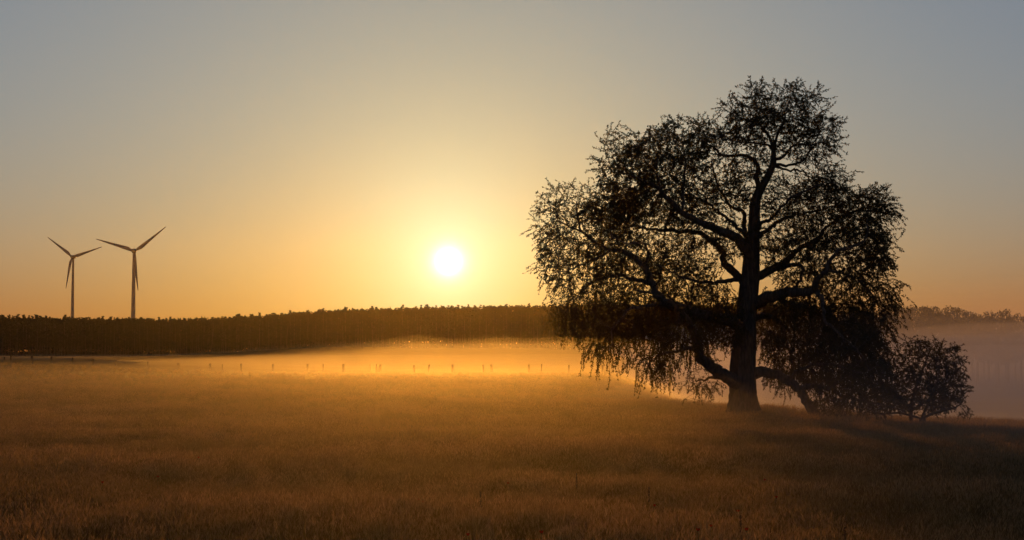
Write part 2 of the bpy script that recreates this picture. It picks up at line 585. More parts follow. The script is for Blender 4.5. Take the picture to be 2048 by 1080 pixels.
# limbs traced as (px, py, depth offset in m, width in px)
TRUNK = [(1488, 858, 0, 96), (1488, 838, 0, 82), (1487, 818, 0, 70), (1486, 795, 0, 60), (1486, 760, 0, 56), (1487, 710, 0, 50), (1491, 650, 0, 46),
         (1496, 595, 0.1, 44), (1500, 550, 0.2, 40), (1504, 505, 0.2, 34), (1508, 460, 0.1, 27), (1509, 425, 0, 25), (1512, 398, -0.1, 23),
         (1523, 376, -0.2, 21), (1535, 354, -0.2, 19), (1546, 328, -0.1, 15), (1547, 300, 0.1, 11)]
LIMBS = [
    # top
    [(1547, 300, 0.1, 10), (1541, 278, 0.3, 7), (1529, 260, 0.7, 5.5), (1510, 237, 1.2, 4), (1494, 212, 1.6, 3)],
    [(1547, 302, 0.1, 9), (1552, 276, -0.3, 7), (1566, 248, -0.9, 5), (1573, 222, -1.3, 3.5), (1580, 190, -1.6, 2.5)],
    [(1546, 318, 0, 9), (1568, 314, -0.3, 7), (1577, 300, -0.7, 6), (1597, 289, -1.2, 5), (1622, 290, -1.7, 4), (1655, 280, -2.2, 2.6)],
    [(1548, 326, 0, 8), (1578, 332, 0.6, 6), (1601, 323, 1.2, 5), (1617, 305, 1.7, 4), (1640, 262, 2.2, 2.5)],
    [(1543, 332, 0, 7), (1579, 340, 0.8, 5), (1602, 341, 1.4, 4), (1622, 355, 2.0, 3), (1650, 372, 2.5, 2.2)],
    [(1545, 300, 0.1, 7), (1537, 291, 0.2, 6), (1504, 286, -0.7, 4.5), (1469, 281, -1.5, 3.5), (1446, 268, -2.0, 2.5)],
    # second stem beside the leader, bending left
    [(1516, 385, 0.2, 15), (1513, 356, 0.6, 12), (1516, 335, 0.8, 11), (1504, 316, 1.0, 9), (1476, 311, 1.4, 7), (1447, 311, 1.9, 6), (1430, 297, 2.3, 4.5), (1405, 285, 2.7, 3)],
    # big upper left limb
    [(1503, 515, 0.2, 27), (1477, 478, -0.5, 22), (1433, 459, -1.2, 18), (1396, 442, -1.9, 15), (1355, 417, -2.6, 12), (1323, 384, -3.0, 9), (1301, 367, -3.2, 7), (1273, 357, -3.4, 6), (1252, 341, -3.6, 4.5), (1226, 326, -3.8, 3)],
    [(1366, 424, -2.4, 8), (1367, 390, -2.0, 7), (1367, 360, -1.6, 5.5), (1371, 328, -1.2, 4), (1366, 290, -0.8, 3)],
    [(1322, 384, -3.0, 6), (1315, 345, -3.3, 5), (1312, 300, -3.6, 3.5), (1300, 265, -3.9, 2.4)],
    # inner left branches
    [(1500, 490, 0, 13), (1488, 455, 0.6, 11), (1486, 424, 1.0, 9), (1463, 414, 1.5, 7.5), (1441, 382, 2.1, 6), (1431, 352, 2.5, 5), (1424, 320, 3.0, 3.4)],
    [(1497, 480, 0.1, 12), (1477, 456, -0.4, 9), (1449, 434, 1.0, 7), (1418, 407, 2.0, 5.5), (1383, 389, 2.8, 4.5), (1350, 360, 3.4, 3)],
    # limb that leaves low, climbs and runs level to the left
    [(1494, 572, 0.1, 22), (1476, 551, 0.8, 18), (1451, 530, 1.5, 15), (1444, 503, 2.0, 13), (1423, 481, 2.4, 12), (1390, 464, 2.9, 10), (1323, 461, 3.6, 7), (1279, 455, 4.1, 5), (1240, 444, 4.5, 3)],
    [(1482, 558, 0.6, 12), (1450, 562, 0.4, 10), (1420, 566, -0.6, 8), (1385, 560, -1.8, 6), (1350, 548, -3.0, 4), (1320, 530, -3.8, 3)],
    # long left limb
    [(1488, 655, 0, 28), (1455, 640, -0.8, 26), (1410, 632, -1.6, 24), (1360, 618, -2.3, 21), (1318, 594, -2.8, 18), (1301, 558, -2.9, 16), (1287, 534, -2.9, 13), (1265, 513, -2.8, 11), (1240, 502, -2.6, 10), (1216, 497, -2.4, 9), (1195, 488, -2.1, 7.5), (1181, 477, -1.9, 6.5), (1160, 455, -1.6, 5), (1156, 430, -1.4, 4), (1152, 402, -1.2, 3)],
    [(1287, 534, -2.9, 9), (1298, 512, -3.4, 8), (1293, 495, -3.7, 7), (1283, 486, -4.0, 6), (1250, 485, -4.4, 4), (1220, 470, -4.8, 3)],
    [(1303, 566, -2.9, 12), (1272, 562, -2.0, 10), (1247, 553, -1.2, 9), (1216, 551, -0.4, 7), (1190, 562, 0.2, 5), (1165, 580, 0.7, 4), (1140, 600, 1.2, 2.5)],
    [(1168, 466, -1.7, 5), (1134, 452, -2.4, 4), (1110, 441, -2.9, 2.6)],
    [(1225, 498, -2.5, 7), (1185, 520, -3.2, 5), (1150, 535, -3.8, 4), (1115, 545, -4.3, 2.6)],
    # drooping inner left
    [(1330, 605, -2.6, 11), (1290, 612, -3.8, 9), (1258, 620, -4.6, 7), (1232, 650, -5.0, 5), (1224, 668, -5.1, 4), (1227, 692, -5.2, 3), (1240, 700, -5.3, 2.2)],
    [(1410, 632, -1.6, 12), (1370, 640, -0.4, 10), (1320, 640, 1.0, 8), (1270, 640, 2.2, 6), (1215, 645, 3.2, 4), (1170, 655, 3.8, 2.6)],
    # low left limb
    [(1488, 772, -0.1, 34), (1455, 755, -0.8, 28), (1424, 735, -1.5, 24), (1400, 714, -2.0, 22), (1395, 689, -2.3, 20), (1388, 667, -2.6, 18), (1374, 640, -3.0, 15), (1345, 610, -3.6, 11), (1310, 590, -4.4, 7), (1270, 580, -5.2, 4)],
    [(1399, 703, -2.1, 11), (1378, 696, -2.8, 9), (1356, 702, -3.5, 7), (1330, 705, -4.2, 5), (1300, 722, -4.8, 3)],
    # right side
    [(1512, 470, 0.1, 10), (1521, 448, -0.4, 9), (1538, 439, -0.9, 8), (1557, 420, -1.4, 7), (1577, 401, -1.9, 6), (1608, 382, -2.4, 5), (1640, 370, -2.9, 3)],
    [(1511, 478, 0.1, 11), (1542, 455, 0.7, 9), (1554, 445, 1.1, 8), (1589, 429, 1.8, 6), (1640, 420, 2.6, 5), (1690, 405, 3.3, 3)],
    [(1508, 556, 0.2, 20), (1545, 538, 0.6, 16), (1581, 516, 1.1, 13), (1593, 501, 1.3, 11), (1615, 490, 1.7, 10), (1637, 474, 2.1, 9), (1653, 455, 2.5, 7), (1674, 437, 2.9, 6), (1704, 425, 3.3, 4.5), (1740, 412, 3.7, 3)],
    [(1503, 608, 0.2, 30), (1530, 596, -0.6, 26), (1550, 591, -1.1, 24), (1580, 585, -1.7, 22), (1608, 586, -2.2, 19), (1632, 580, -2.6, 15), (1629, 566, -2.8, 12), (1638, 552, -3.0, 11), (1653, 543, -3.2, 10), (1658, 526, -3.3, 9), (1675, 502, -3.5, 8.5), (1697, 497, -3.6, 7.5), (1718, 488, -3.7, 6), (1731, 474, -3.8, 4.5), (1737, 450, -3.9, 3)],
    [(1550, 538, 0.6, 11), (1585, 530, -0.2, 10), (1606, 537, -0.8, 9), (1600, 560, -1.2, 8), (1585, 580, -1.6, 7)],
    [(1653, 543, -3.2, 8), (1690, 548, -2.6, 7), (1715, 560, -2.0, 5.5), (1740, 585, -1.4, 4), (1765, 610, -0.9, 2.6)],
    [(1636, 582, -2.6, 13), (1645, 606, -3.2, 10), (1650, 640, -3.7, 8), (1680, 670, -4.2, 6), (1715, 700, -4.6, 4), (1740, 740, -4.9, 2.6)],
    [(1550, 592, -1.0, 15), (1585, 610, 0.8, 12), (1625, 625, 2.2, 10), (1670, 640, 3.4, 7), (1715, 660, 4.4, 5), (1755, 690, 5.2, 3)],
    [(1500, 640, 0.1, 16), (1535, 632, 1.5, 12), (1560, 650, 2.6, 9), (1575, 690, 3.4, 6), (1590, 730, 4.0, 4)],
    # low right limb that props itself on the ground
    [(1486, 752, 0.1, 30), (1520, 744, -0.2, 24), (1545, 746, -0.5, 21), (1568, 756, -0.8, 20), (1589, 770, -1.1, 19), (1604, 786, -1.3, 19), (1615, 804, -1.5, 20), (1628, 824, -1.7, 23), (1640, 846, -1.8, 27), (1648, 866, -1.9, 30)],
    [(1596, 776, -1.2, 14), (1630, 774, -1.9, 12), (1659, 777, -2.5, 10), (1680, 790, -3.0, 8), (1720, 800, -3.5, 6), (1770, 812, -4.0, 4), (1810, 822, -4.3, 2.5)],
    [(1575, 760, -0.9, 10), (1600, 740, -1.6, 8), (1640, 728, -2.4, 6), (1690, 735, -3.2, 4), (1730, 750, -3.8, 2.6)],
    # small low branch left of the trunk
    [(1470, 748, 0.4, 11), (1445, 752, 1.3, 8), (1420, 757, 2.0, 6), (1392, 764, 2.6, 3)],
]
# leafy masses: px, py, half width px, half height px, depth centre m, half depth m, attractors, leafiness, droop, twig length
LOBES = [
    (1560, 225, 100, 62, 0.0, 3.0, 330, 1.0, 0.30, 0.75), (1615, 275, 72, 55, -0.3, 2.8, 230, 1.0, 0.35, 0.75), (1500, 250, 58, 60, 0.4, 2.6, 160, 1.0, 0.30, 0.75),
    (1425, 285, 58, 55, 1.0, 3.0, 190, 0.9, 0.35, 0.8), (1345, 290, 80, 56, -1.0, 3.4, 280, 1.0, 0.35, 0.8), (1260, 325, 62, 58, -2.5, 3.0, 230, 1.0, 0.4, 0.85),
    (1300, 390, 100, 60, 0.0, 4.5, 300, 1.0, 0.45, 0.9), (1400, 380, 70, 70, 1.5, 3.5, 200, 0.85, 0.45, 0.8), (1230, 430, 60, 50, 0.0, 4.5, 200, 1.1, 0.5, 0.9),
    (1130, 415, 58, 55, -1.8, 2.6, 170, 0.7, 0.45, 0.8), (1110, 490, 46, 60, -2.0, 3.2, 160, 0.7, 0.7, 0.9), (1160, 530, 85, 70, -1.0, 4.5, 330, 0.95, 0.8, 1.0),
    (1250, 530, 90, 60, 0.0, 5.0, 300, 1.1, 0.6, 0.9), (1165, 615, 72, 45, -0.5, 4.5, 230, 0.6, 1.2, 1.4), (1260, 620, 80, 42, -0.5, 5.5, 270, 0.7, 1.2, 1.5),
    (1350, 540, 85, 60, 0.0, 4.5, 260, 1.1, 0.6, 0.9), (1390, 460, 80, 45, 0.5, 4.0, 150, 0.8, 0.5, 0.8), (1380, 605, 90, 45, 0.0, 5.0, 360, 1.1, 0.9, 1.1),
    (1340, 665, 75, 36, -1.5, 4.5, 240, 0.9, 1.2, 1.4), (1215, 690, 45, 20, -4.0, 2.0, 60, 0.9, 1.5, 1.5), (1310, 725, 40, 22, -4.2, 2.0, 80, 0.9, 1.3, 1.3),
    (1410, 770, 46, 26, 2.2, 1.6, 110, 0.9, 0.9, 0.7), (1440, 650, 45, 40, 0.5, 4.0, 160, 1.3, 0.9, 1.0),
    (1640, 385, 70, 42, 0.5, 3.4, 230, 0.95, 0.4, 0.8), (1725, 420, 62, 42, 1.5, 3.4, 240, 1.0, 0.45, 0.8), (1590, 420, 55, 40, 0.0, 3.0, 130, 0.75, 0.45, 0.7),
    (1640, 470, 85, 45, 0.5, 4.2, 240, 0.95, 0.5, 0.8), (1735, 500, 44, 62, -1.0, 3.8, 260, 1.1, 0.7, 0.9), (1580, 510, 60, 50, 0.0, 3.5, 130, 0.8, 0.5, 0.8),
    (1660, 555, 95, 42, 0.0, 4.5, 300, 1.2, 0.7, 0.9), (1745, 600, 42, 52, -0.5, 4.0, 260, 1.4, 0.9, 1.0),
    (1600, 615, 85, 38, 1.0, 4.6, 420, 1.7, 0.9, 1.0), (1700, 650, 82, 52, 0.0, 5.0, 460, 1.7, 0.9, 1.1), (1600, 675, 75, 40, 1.5, 4.2, 330, 1.4, 1.0, 1.1),
    (1740, 720, 46, 50, 0.0, 4.6, 300, 1.7, 1.0, 1.0), (1670, 730, 80, 40, 0.0, 4.5, 380, 1.6, 1.0, 1.0), (1710, 785, 80, 38, -2.5, 3.0, 330, 1.6, 0.8, 0.9),
    (1500, 335, 58, 48, 0.5, 2.4, 110, 0.9, 0.3, 0.7), (1465, 400, 52, 48, 0.8, 2.6, 110, 0.9, 0.3, 0.7), (1555, 400, 46, 44, -0.6, 2.4, 90, 0.9, 0.3, 0.7),
    (1540, 470, 44, 44, 0.4, 2.6, 80, 0.8, 0.4, 0.7), (1455, 490, 44, 40, -0.4, 2.6, 80, 0.8, 0.4, 0.7),
    (1585, 745, 45, 34, 2.5, 2.8, 130, 1.0, 1.0, 1.0), (1660, 800, 40, 20, -2.8, 2.0, 90, 1.0, 0.8, 0.7),
]


for i_, lb in enumerate(LOBES):
    lb = list(lb)
    if lb[1] < 520:                       # the upper crown: many fine sprays
        lb[6] = int(lb[6] * 1.55)
        lb[7] *= 1.28
        lb[8] *= 0.7
    else:                                 # the lower crown: looser, with gaps
        lb[6] = int(lb[6] * 1.05)
        lb[7] = 0.55 + 0.42 * lb[7]
    if lb[1] < 300:
        lb[1] += 8
    LOBES[i_] = tuple(lb)


def resample(path, step):
    P = np.array([at(px, py, TREE_D + dy) for px, py, dy, w in path])
    R = np.array([w * (TREE_D + dy) / F / 2 for px, py, dy, w in path])
    seg = np.r_[0, np.cumsum(np.linalg.norm(np.diff(P, axis=0), axis=1))]
    n = max(3, int(seg[-1] / step) + 1)
    # Catmull-Rom through the traced points
    s = np.linspace(0, len(P) - 1, n)
    out = []
    for u in s:
        i = min(int(u), len(P) - 2)
        f = u - i
        p0, p1, p2, p3 = P[max(i - 1, 0)], P[i], P[i + 1], P[min(i + 2, len(P) - 1)]
        out.append(0.5 * (2 * p1 + (p2 - p0) * f + (2 * p0 - 5 * p1 + 4 * p2 - p3) * f * f + (3 * p1 - p0 - 3 * p2 + p3) * f ** 3))
    return np.array(out), np.interp(s, range(len(P)), R)


def grow(skeleton, lobes, seed, step=0.26, kill=0.42, reach=2.6):
    """space colonisation: branches grow out of the skeleton towards points spread through the leafy masses"""
    g = np.random.default_rng(seed)
    A, par = [], []
    for li, (px, py, rx, ry, dc, dr, n, leaf, droop, tw) in enumerate(lobes):
        c = at(px, py, TREE_D + dc)
        s = (TREE_D + dc) / F
        d = g.normal(size=(n, 3))
        d /= np.linalg.norm(d, axis=1)[:, None]
        rad = g.uniform(0.10, 1.0, n)[:, None] ** 0.45 * (1 + 0.16 * np.sin(4.0 * d[:, :1] + li) * np.sin(5.0 * d[:, 2:] + 2 * li))
        A.append(c + d * rad * np.array([rx * s, dr, ry * s]) + g.normal(size=(n, 3)) * 0.12)
        par += [li] * n
    A = np.concatenate(A)
    par = np.array(par)
    pos = [p for p in skeleton]
    parent = [-1] * len(pos)
    lob = [-1] * len(pos)
    SK = np.array(skeleton)
    near = np.zeros(len(A), int)
    dist = np.full(len(A), 1e9)
    for a in range(0, len(A), 512):
        dd = np.linalg.norm(A[a:a + 512, None] - SK[None], axis=2)
        near[a:a + 512] = dd.argmin(1)
        dist[a:a + 512] = dd.min(1)
    alive = dist > kill * 0.6
    for it in range(70):
        idx = np.nonzero(alive & (dist < (reach if it < 45 else 6.0)))[0]
        if len(idx) == 0:
            break
        pull = {}
        for a in idx:
            pull.setdefault(near[a], []).append(a)
        new_p, new_i = [], []
        for nd, lst in pull.items():
            v = A[lst] - pos[nd]
            v /= np.linalg.norm(v, axis=1)[:, None] + 1e-9
            d = v.sum(0)
            d /= np.linalg.norm(d) + 1e-9
            if parent[nd] >= 0:
                pd = pos[nd] - pos[parent[nd]]
                d = d + 0.45 * pd / (np.linalg.norm(pd) + 1e-9)
            d = d + g.normal(size=3) * 0.22
            d /= np.linalg.norm(d) + 1e-9
            q = pos[nd] + d * step
            parent.append(nd)
            lob.append(par[lst[0]])
            pos.append(q)
            new_p.append(q)
            new_i.append(len(pos) - 1)
        NP, NI = np.array(new_p), np.array(new_i)
        ai = np.nonzero(alive)[0]
        for a in range(0, len(ai), 1024):
            sl = ai[a:a + 1024]
            dd = np.linalg.norm(A[sl, None] - NP[None], axis=2)
            j = dd.argmin(1)
            dm = dd[np.arange(len(sl)), j]
            up = dm < dist[sl]
            dist[sl[up]] = dm[up]
            near[sl[up]] = NI[j[up]]
        alive &= dist > kill
    return np.array(pos), np.array(parent), np.array(lob)


def branch_meshes(pos, parent, n0, skel_r, tip=0.009):
    n = len(pos)
    kids = [[] for _ in range(n)]
    for i in range(n0, n):
        kids[parent[i]].append(i)
    r = np.zeros(n)
    for i in range(n - 1, -1, -1):
        if i < n0:
            r[i] = skel_r[i]
            continue
        if kids[i]:
            r[i] = (sum(r[k] ** 2.35 for k in kids[i])) ** (1 / 2.35)
        r[i] = max(r[i], tip)
    for i in range(n0, n):
        r[i] = min(r[i], 0.75 * r[parent[i]] if parent[i] < n0 else r[parent[i]])
    mb = MB()
    done = np.zeros(n, bool)
    for i in range(n0, n):
        if done[i]:
            continue
        if parent[i] >= n0 and not done[parent[i]]:
            continue
        chain = [parent[i], i]
        done[i] = True
        cur = i
        while kids[cur]:
            nxt = max(kids[cur], key=lambda k: r[k])
            chain.append(nxt)
            done[nxt] = True
            cur = nxt
        rr = [r[k] for k in chain]
        rr[0] = rr[1]
        mb.tube(pos[chain], rr, 5 if rr[0] > 0.03 else 3, cap=False)
    return mb, r, kids


def twigs_and_leaves(pos, parent, lob, lobes, r, n0, seed, rate, leaf_len, per_m, ground_clear=0.05):
    g = np.random.default_rng(seed)
    LB = np.array(lobes)
    idx = np.nonzero(r[n0:] <= 0.035)[0] + n0
    leaf = LB[lob[idx], 7]
    k = g.poisson(rate * np.minimum(1.6, 0.45 + 0.55 * leaf))
    idx = np.repeat(idx, k)
    n = len(idx)
    leaf, droop, tl = LB[lob[idx], 7], LB[lob[idx], 8], LB[lob[idx], 9]
    unit = lambda v: v / (np.linalg.norm(v, axis=1)[:, None] + 1e-9)
    d = unit(unit(pos[idx] - pos[parent[idx]]) * 0.8 + g.normal(size=(n, 3)) * 0.55 + np.array([0, 0, 0.25]))
    L = tl * g.uniform(0.4, 1.3, n)
    ns = 5
    p = pos[idx].copy()
    P = [p]
    for s_ in range(ns):
        d = unit(d + np.array([0, 0, -1.0]) * (droop * 0.38)[:, None] + g.normal(size=(n, 3)) * 0.15)
        p = p + d * (L / ns)[:, None]
        p[:, 2] = np.maximum(p[:, 2], ground(p[:, 0], p[:, 1]) + ground_clear)
        P.append(p)
    P = np.stack(P, 1)                                   # n, ns+1, 3
    # three-sided twigs
    a1 = unit(np.cross(P[:, -1] - P[:, 0], g.normal(size=(n, 3))))
    a2 = unit(np.cross(P[:, -1] - P[:, 0], a1))
    rad = np.linspace(0.0075, 0.0035, ns + 1)
    V = np.stack([P + rad[None, :, None] * (math.cos(q) * a1 + math.sin(q) * a2)[:, None] for q in (0, 2.094, 4.189)], 2)
    V = V.reshape(-1, 3)
    q0 = np.array([(j * 3 + e, j * 3 + (e + 1) % 3, (j + 1) * 3 + (e + 1) % 3, (j + 1) * 3 + e) for j in range(ns) for e in range(3)])
    TF = (q0[None] + (np.arange(n) * 3 * (ns + 1))[:, None, None]).reshape(-1, 4)
    # leaves along them
    nl = g.poisson(L * per_m * leaf)
    ti = np.repeat(np.arange(n), nl)
    u = g.uniform(0.1, 1.0, len(ti)) ** 0.8 * ns
    j = np.minimum(u.astype(int), ns - 1)
    f = (u - j)[:, None]
    c = P[ti, j] * (1 - f) + P[ti, j + 1] * f
    td = unit(P[ti, j + 1] - P[ti, j])
    ax = td * 0.7 + g.normal(size=c.shape) * 0.55 + np.array([0, 0, -0.25])
    LL = g.uniform(0.5, 1.5, len(c)) * leaf_len
    v, f = leaf_quads(c, ax, LL, LL * 0.36)
    return (V, TF), v, f


base = at(1487, 846, TREE_D)
base[2] = float(ground(base[0], base[1]))
willow = obj('willow_tree', None, loc=base, label='huge old willow with broad drooping crown and thick gnarled trunk', category='tree')


def local(me, o):
    me.transform(Matrix.Translation(-Vector(o.location)))
    me.update()
    return me


tp, tr = resample(TRUNK, 0.16)
tr = tr * np.interp(np.arange(len(tr)) / len(tr), [0, 0.3, 0.6, 1], [0.93, 0.92, 0.86, 0.82])
tp = np.concatenate([[tp[0] - np.array([0, 0, 0.35])], tp])
tr = np.r_[tr[0] * 1.1, tr]
# bark ribs and root flare
sides = 36
ring = np.linspace(0, 2 * np.pi, sides, endpoint=False)
V = []
for i, (p, rad) in enumerate(zip(tp, tr)):
    h = p[2] - tp[1][2]
    fl = np.exp(-max(h, 0) / 0.45)
    lob_ = 1 + fl * 0.16 * np.sin(5 * ring + 0.7) + 0.055 * np.sin(9 * ring + 0.5 * h) + 0.035 * np.sin(17 * ring - 0.8 * h + 1) + 0.03 * np.sin(3 * ring + 1.9 * h) + RNG.uniform(-0.035, 0.035, sides)
    V.append(np.stack([p[0] + np.cos(ring) * rad * lob_, p[1] + np.sin(ring) * rad * lob_, np.full(sides, p[2])], -1))
V = np.concatenate(V)
Fc = [(i * sides + k, i * sides + (k + 1) % sides, (i + 1) * sides + (k + 1) % sides, (i + 1) * sides + k) for i in range(len(tp) - 1) for k in range(sides)]
Fc.append(tuple((len(tp) - 1) * sides + k for k in range(sides)))
obj('trunk', local(mesh('trunk', V, Fc, m_bark, True), willow), willow)

skel, skel_r = [], []
for p, rad in zip(tp[12:], tr[12:]):
    skel.append(p)
    skel_r.append(rad)
limb_paths = []
for path in LIMBS:
    P, R = resample(path, 0.22)
    nrm = RNG.normal(size=(len(P), 3)) * 0.032
    nrm[0] = 0
    R = R * (0.84 if path[0][3] < 16 else 0.93)
    P = P + nrm
    mb = MB()
    mb.tube(P, R, 12 if R[0] > 0.15 else 8, rough=0.07)
    obj('limb', local(mb.mesh('limb', m_bark, True), willow), willow)
    skel += list(P[2:])
    skel_r += list(R[2:])
pos, parent, lob = grow(skel, LOBES, 21)
mb, rr, kids = branch_meshes(pos, parent, len(skel), skel_r)
obj('branches', local(mb.mesh('branches', m_bark, True), willow), willow, kind='stuff')
(tv, tf), v, f = twigs_and_leaves(pos, parent, lob, LOBES, rr, len(skel), 22, 1.75, 0.10, 38)
obj('twigs', local(quad_mesh('twigs', tv, tf, m_twig), willow), willow, kind='stuff')
obj('crown', local(quad_mesh('crown', v, f, m_leaf), willow), willow, kind='stuff')
print('willow nodes', len(pos), 'leaves', len(f))

# the round bush that grows beside it
BUSH_LIMBS = [
    [(1822, 838, -1.0, 9), (1822, 815, -1.0, 8), (1830, 780, -1.0, 6), (1845, 740, -0.8, 4), (1860, 700, -0.6, 2.5)],
    [(1822, 822, -1.0, 6), (1800, 800, -1.6, 5), (1780, 775, -2.0, 4), (1765, 750, -2.3, 2.5)],
    [(1822, 822, -1.0, 6), (1855, 800, -0.2, 5), (1885, 775, 0.4, 4), (1900, 740, 0.8, 2.5)],
    [(1845, 838, -1.6, 7), (1862, 828, -1.8, 6), (1885, 822, -2.0, 5), (1910, 815, -2.2, 3), (1925, 805, -2.4, 2)],
    [(1845, 838, -1.6, 5), (1800, 826, -2.0, 4.5), (1765, 828, -2.3, 3.5), (1735, 824, -2.6, 2)],
    [(1843, 836, -1.6, 6), (1860, 800, -2.2, 5), (1875, 760, -2.6, 3.5), (1880, 720, -2.8, 2)],
]
BUSH_LOBES = [(1862, 728, 64, 60, -0.8, 2.0, 340, 1.3, 0.3, 0.5), (1870, 790, 62, 36, -1.0, 2.0, 260, 1.5, 0.4, 0.5), (1810, 775, 52, 48, -1.4, 1.9, 240, 1.5, 0.4, 0.5),
              (1895, 760, 36, 50, -0.8, 1.5, 130, 1.3, 0.4, 0.5), (1770, 800, 46, 26, -2.2, 1.4, 130, 1.4, 0.4, 0.5), (1915, 812, 24, 14, -1.8, 0.9, 40, 1.2, 0.4, 0.4)]
bb = at(1822, 850, TREE_D - 1.0)
bb[2] = float(ground(bb[0], bb[1]))
bush = obj('willow_bush', None, loc=bb, label='round leafy bush growing on the ridge beside the big willow', category='bush')
skel, skel_r = [], []
for path in BUSH_LIMBS:
    P, R = resample(path, 0.16)
    g0 = ground(P[:, 0], P[:, 1])
    P[:, 2] = np.maximum(P[:, 2], g0 + 0.04)
    if path[0][1] > 834:
        P[0, 2] = g0[0] - 0.1
    mb = MB()
    mb.tube(P, R, 7, rough=0.06)
    obj('stem', local(mb.mesh('stem', m_bark, True), bush), bush)
    skel += list(P[2:])
    skel_r += list(R[2:])
pos, parent, lob = grow(skel, BUSH_LOBES, 31, step=0.18, kill=0.28, reach=1.8)
mb, rr, kids = branch_meshes(pos, parent, len(skel), skel_r, 0.006)
(tv, tf), v, f = twigs_and_leaves(pos, parent, lob, BUSH_LOBES, rr, len(skel), 32, 1.5, 0.105, 30)
obj('branches', local(mb.mesh('branches', m_bark), bush), bush, kind='stuff')
obj('twigs', local(quad_mesh('twigs', tv, tf, m_twig), bush), bush, kind='stuff')
obj('crown', local(quad_mesh('crown', v, f, m_leaf), bush), bush, kind='stuff')


# ------------------------------------------------------------------ the forest beyond the fields
m_pine = leaf_mat('pine needles', (0.012, 0.016, 0.009), (0.026, 0.030, 0.015), 0.03, 0.4)
m_broad = leaf_mat('far broad leaves', (0.030, 0.036, 0.014), (0.070, 0.065, 0.025), 0.25, 0.4)
m_ptrunk = solid_mat('pine bark', (0.018, 0.013, 0.010), (0.034, 0.024, 0.017), 2.0, bump=0)


def clumps(g, centres, radii, per, size):
    """needle or leaf clumps: small faces spread through balls"""
    C = []
    for c, rad in zip(centres, radii):
        d = g.normal(size=(per, 3))
        d /= np.linalg.norm(d, axis=1)[:, None]
        C.append(np.asarray(c) + d * rad * g.uniform(0.2, 1, (per, 1)) ** 0.5 * np.array([1, 1, 0.62]))
    C = np.concatenate(C)
    ax = g.normal(size=C.shape)
    return leaf_quads(C, ax, g.uniform(0.7, 1.4, len(C)) * size, g.uniform(0.45, 0.8, len(C)) * size)


def pine_meshes(k, dense):
    g = np.random.default_rng(500 + k)
    H = 18.0
    t = MB()
    pts = [(0, 0, -0.6)]
    x = y = 0.0
    for z in (3, 6, 9, 12, 15, 17.3):
        x += g.normal() * 0.12
        y += g.normal() * 0.12
        pts.append((x, y, z))
    t.tube(pts, [0.21, 0.18, 0.16, 0.14, 0.11, 0.07, 0.03], 6)
    cs, rs = [], []
    low = g.uniform(4.0, 6.5)
    z = low
    top_shape = g.uniform(0.5, 1.0)
    while z < H:
        f = (z - low) / (H - low)
        w = (1.0 + 1.5 * math.sin(min(1, f * 1.25 + 0.15) * math.pi) ** 0.8) * (1 - 0.55 * f * top_shape)
        for _ in range(g.integers(2, 4)):
            a = g.uniform(0, 6.28)
            q = w * g.uniform(0.35, 1.0)
            c = (math.cos(a) * q, math.sin(a) * q, z + g.uniform(-0.3, 0.5))
            t.tube([(np.interp(z, [p[2] for p in pts], [p[0] for p in pts]), 0, z - 0.5), c], [0.05, 0.015], 3, cap=False)
            cs.append(c)
            rs.append(g.uniform(0.5, 1.15) * (1.15 - 0.72 * f))
        z += g.uniform(0.55, 0.95)
    cs += [(x, y, H - 0.2), (x, y, H - 1.0), (x, y, H - 1.9)]
    rs += [0.32, 0.5, 0.7]
    v, f = clumps(g, cs, rs, dense, 0.27)
    return t, v, f


PINES = []
for k in range(10):
    t_, v, f = pine_meshes(k, 84)
    PINES.append((t_.mesh('trunk', m_ptrunk), quad_mesh('crown', v, f, m_pine)))


def forest_y(px):
    return 640 + 55 * math.sin(px / 800.0) - 0.02 * px


def top_row(px):
    """row of the forest's top edge in the photograph"""
    return float(np.interp(px, [-250, 0, 230, 360, 440, 520, 640, 760, 900, 1050, 1200, 1600, 2300],
                           [634, 636, 638, 640, 636, 632, 622, 618, 615, 612, 610, 610, 612]))


EDGE = [('slender dark pine at the forest edge below the wind turbines', 'pines below the wind turbines'),
        ('dark pine at the forest edge between the turbines and the sun', 'pines between turbines and sun'),
        ('dark pine at the forest edge standing right under the low sun', 'pines under the sun'),
        ('dark pine at the forest edge half hidden behind the willow crown', 'pines behind the willow')]
front = []
px = -60.0
while px < 1610:
    front.append(px)
    px += RNG.uniform(3.6, 7.8)
for px in front:
    D = forest_y(px) + RNG.uniform(-3, 6)
    seg = 0 if px < 430 else 1 if px < 780 else 2 if px < 1060 else 3
    q = at(px, top_row(px) - 1.0 + float(np.clip(RNG.normal() * 3.8, -6.5, 6.5)), D)
    gz = float(ground(q[0], D))
    h = q[2] - gz
    root = obj('pine_tree', None, loc=(q[0], D, gz), label=EDGE[seg][0], category='tree', group=EDGE[seg][1])
    k = RNG.integers(0, len(PINES))
    s = h / 18.0
    root.scale = (s * RNG.uniform(0.85, 1.15), s * RNG.uniform(0.85, 1.15), s)
    root.rotation_euler = (0, 0, RNG.uniform(0, 6.28))
    obj('trunk', PINES[k][0], root)
    obj('crown', PINES[k][1], root)
print('front pines', len(front))

